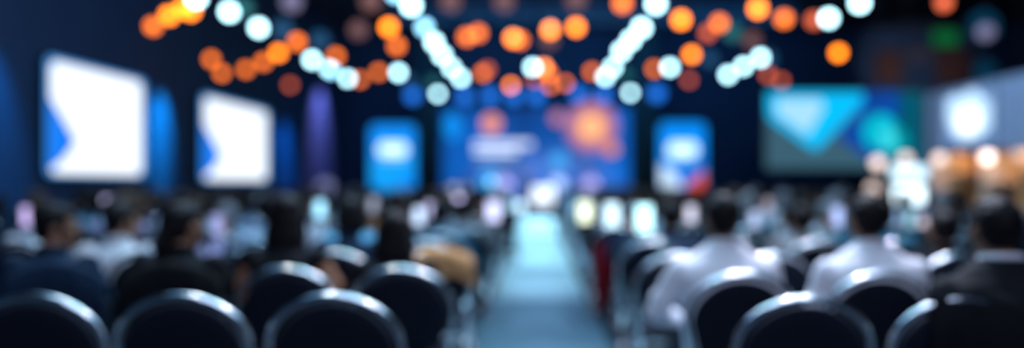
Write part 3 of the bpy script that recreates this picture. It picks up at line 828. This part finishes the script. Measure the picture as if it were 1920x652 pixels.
# white lit boxes on stage
for px, py, w, h, s, lab in ((1018, 366, 38, 32, 2.0, 'glowing white lectern box in the middle of the stage'), (860, 362, 34, 28, .8, 'dim lilac glowing box at the left of the stage')):
    d = 29.6; q = F/d; p0 = world(px, py, d)
    t = empty('lit_lectern', (p0.x, d, SZ)); tag(t, lab, 'lectern', 'lit lecterns on stage')
    zz = p0.z-SZ
    obj('lit_front', box(-w/2/q, w/2/q, -.02, .0, max(.02, zz-h/2/q), zz+h/2/q, bevel=.008), emis('lectern light', (.75, .85, 1), s), t, smooth=False)
    obj('cabinet', box(-w/2/q-.03, w/2/q+.03, .0, .35, 0, zz+h/2/q+.03, bevel=.01), M['black'], t, smooth=False)

# ------------------------------------------------------------------ lights
def area(name, loc, target, sx, sy, energy, col):
    l = bpy.data.lights.new(name, 'AREA'); l.shape = 'RECTANGLE'; l.size = sx; l.size_y = sy; l.energy = energy; l.color = col
    o = bpy.data.objects.new(name, l); C.objects.link(o); o.location = loc
    o.rotation_euler = (Vector(target)-Vector(loc)).to_track_quat('-Z', 'Y').to_euler(); return o
def spot(name, loc, target, energy, col, ang=50, blend=.6, rad=.06):
    l = bpy.data.lights.new(name, 'SPOT'); l.energy = energy; l.color = col; l.spot_size = math.radians(ang); l.spot_blend = blend; l.shadow_soft_size = rad
    o = bpy.data.objects.new(name, l); C.objects.link(o); o.location = loc
    o.rotation_euler = (Vector(target)-Vector(loc)).to_track_quat('-Z', 'Y').to_euler(); return o
area('fill_front', (0, 5.0, 6.9), (0, 4.0, 0), 7, 1.6, 330, (.42, .75, 1))  # unseen overhead fill added to light the front rows
area('fill_rear', (1.2, -2.6, 6.5), (0.6, 3.6, 0.8), 6, 1.2, 300, (.62, .72, 1))  # fill added behind the camera for shirt backs and chair rims
area('fill_left', (-4, 9.5, 6.9), (-4, 8.5, 0), 5, 3, 170, (.20, .55, 1))  # added blue fill over the left rows, no fixture in view
area('fill_right', (4, 9.5, 6.9), (4, 8.5, 0), 5, 3, 190, (.25, .62, 1))  # added blue fill over the right rows, no fixture in view
for px_, y_, e, c in ((-2.6, 7.0, 560, (.9, .88, .95)), (-.6, 7.6, 420, (.35, .8, 1)), (1.4, 6.6, 1900, (.88, .82, 1)), (3.2, 7.4, 1200, (.74, .78, 1))):
    spot('fill_spot', (px_, y_, 6.2), (px_*.9, 3.6, 0.9), e, c, 60, .8, .045)  # small unseen spots added for chair rim glints and brighter shirts
for px_, y_, e, c in ((-3.0, 12.0, 650, (.45, .6, 1)), (3.0, 12.0, 750, (.5, .75, 1))):
    spot('fill_spot', (px_, y_, 6.2), (px_, 8, 0.9), e, c, 80, .8, .045)  # more unseen spots added over the rows farther back
for i, y in enumerate((11.0, 14, 17.5, 21.5, 26)):
    spot('aisle_spot', (0.03, y-.6, 6.6), (0.03, y, 0), (1100, 3600, 4800, 7000, 14000)[i], (.46, .84, 1), 34, .9)
spot('stage_wash', (-2.5, 26.5, 6.3), (-1.0, 30.6, 1), 4500, (.70, .72, 1), 45)
spot('stage_wash', (3.0, 26.5, 6.3), (1.4, 30.6, 1), 4500, (.75, .72, 1), 45)
spot('blue_scallop', (-6.9, 17.35, 4.6), (-8.15, 17.35, 2.4), 3000, (.0, .46, 1), 30, .9)
spot('blue_scallop', (-6.9, 25.6, 4.6), (-8.15, 26.0, 2.0), 1500, (.0, .28, 1), 40, .9)
spot('blue_scallop', (-7.0, 11.6, 4.6), (-8.15, 11.9, 2.2), 700, (.0, .35, .9), 40, .9)
spot('violet_scallop', (-6.9, 30.2, 5.6), (-8.15, 30.2, 3.3), 1500, (.50, .36, 1), 66, .8)
spot('booth_wash', (4.5, 11.0, 6.6), (8.0, 14.2, 2.6), 1100, (.42, .66, 1), 50)
area('booth_warm_fill', (8.12, 13.4, 1.83), (8.30, 13.4, .9), 5.4, .05, 20, (1, .76, .55))  # warm strip added under the upper wall to brighten the wood
spot('panel_wash', (14, 28.5, 4.8), (15.5, 33, 6.2), 300, (.8, .7, .8), 60)
area('wall_wash_left', (-5.5, 15, 7.3), (-8.2, 16, 3), 1, 14, 70, (.05, .35, 1))
area('wall_wash_back', (2, 27.5, 7.3), (2, 33, 4), 14, 1, 230, (.05, .38, 1))

w = bpy.data.worlds.new('dark'); scene.world = w; w.use_nodes = True
w.node_tree.nodes['Background'].inputs[0].default_value = (.002, .005, .01, 1)

# ------------------------------------------------------------------ camera
cam = bpy.data.cameras.new('camera'); co = bpy.data.objects.new('camera', cam); C.objects.link(co)
co.location = (0, 0, H); co.rotation_euler = (PI/2, 0, 0)
cam.sensor_fit = 'HORIZONTAL'; cam.sensor_width = 36.0; cam.lens = 36.0*F/1920
cam.shift_x = -(VX-960)/1920; cam.shift_y = (VY-326)/1920
cam.clip_start = .05; cam.clip_end = 100
cam.dof.use_dof = True; cam.dof.focus_distance = 1.4; cam.dof.aperture_fstop = 0.69; cam.dof.aperture_blades = 0
scene.camera = co
vs = scene.view_settings
vs.view_transform = 'Standard'; vs.look = 'None'; vs.exposure = 0.0; vs.gamma = 1.0; vs.use_curve_mapping = False
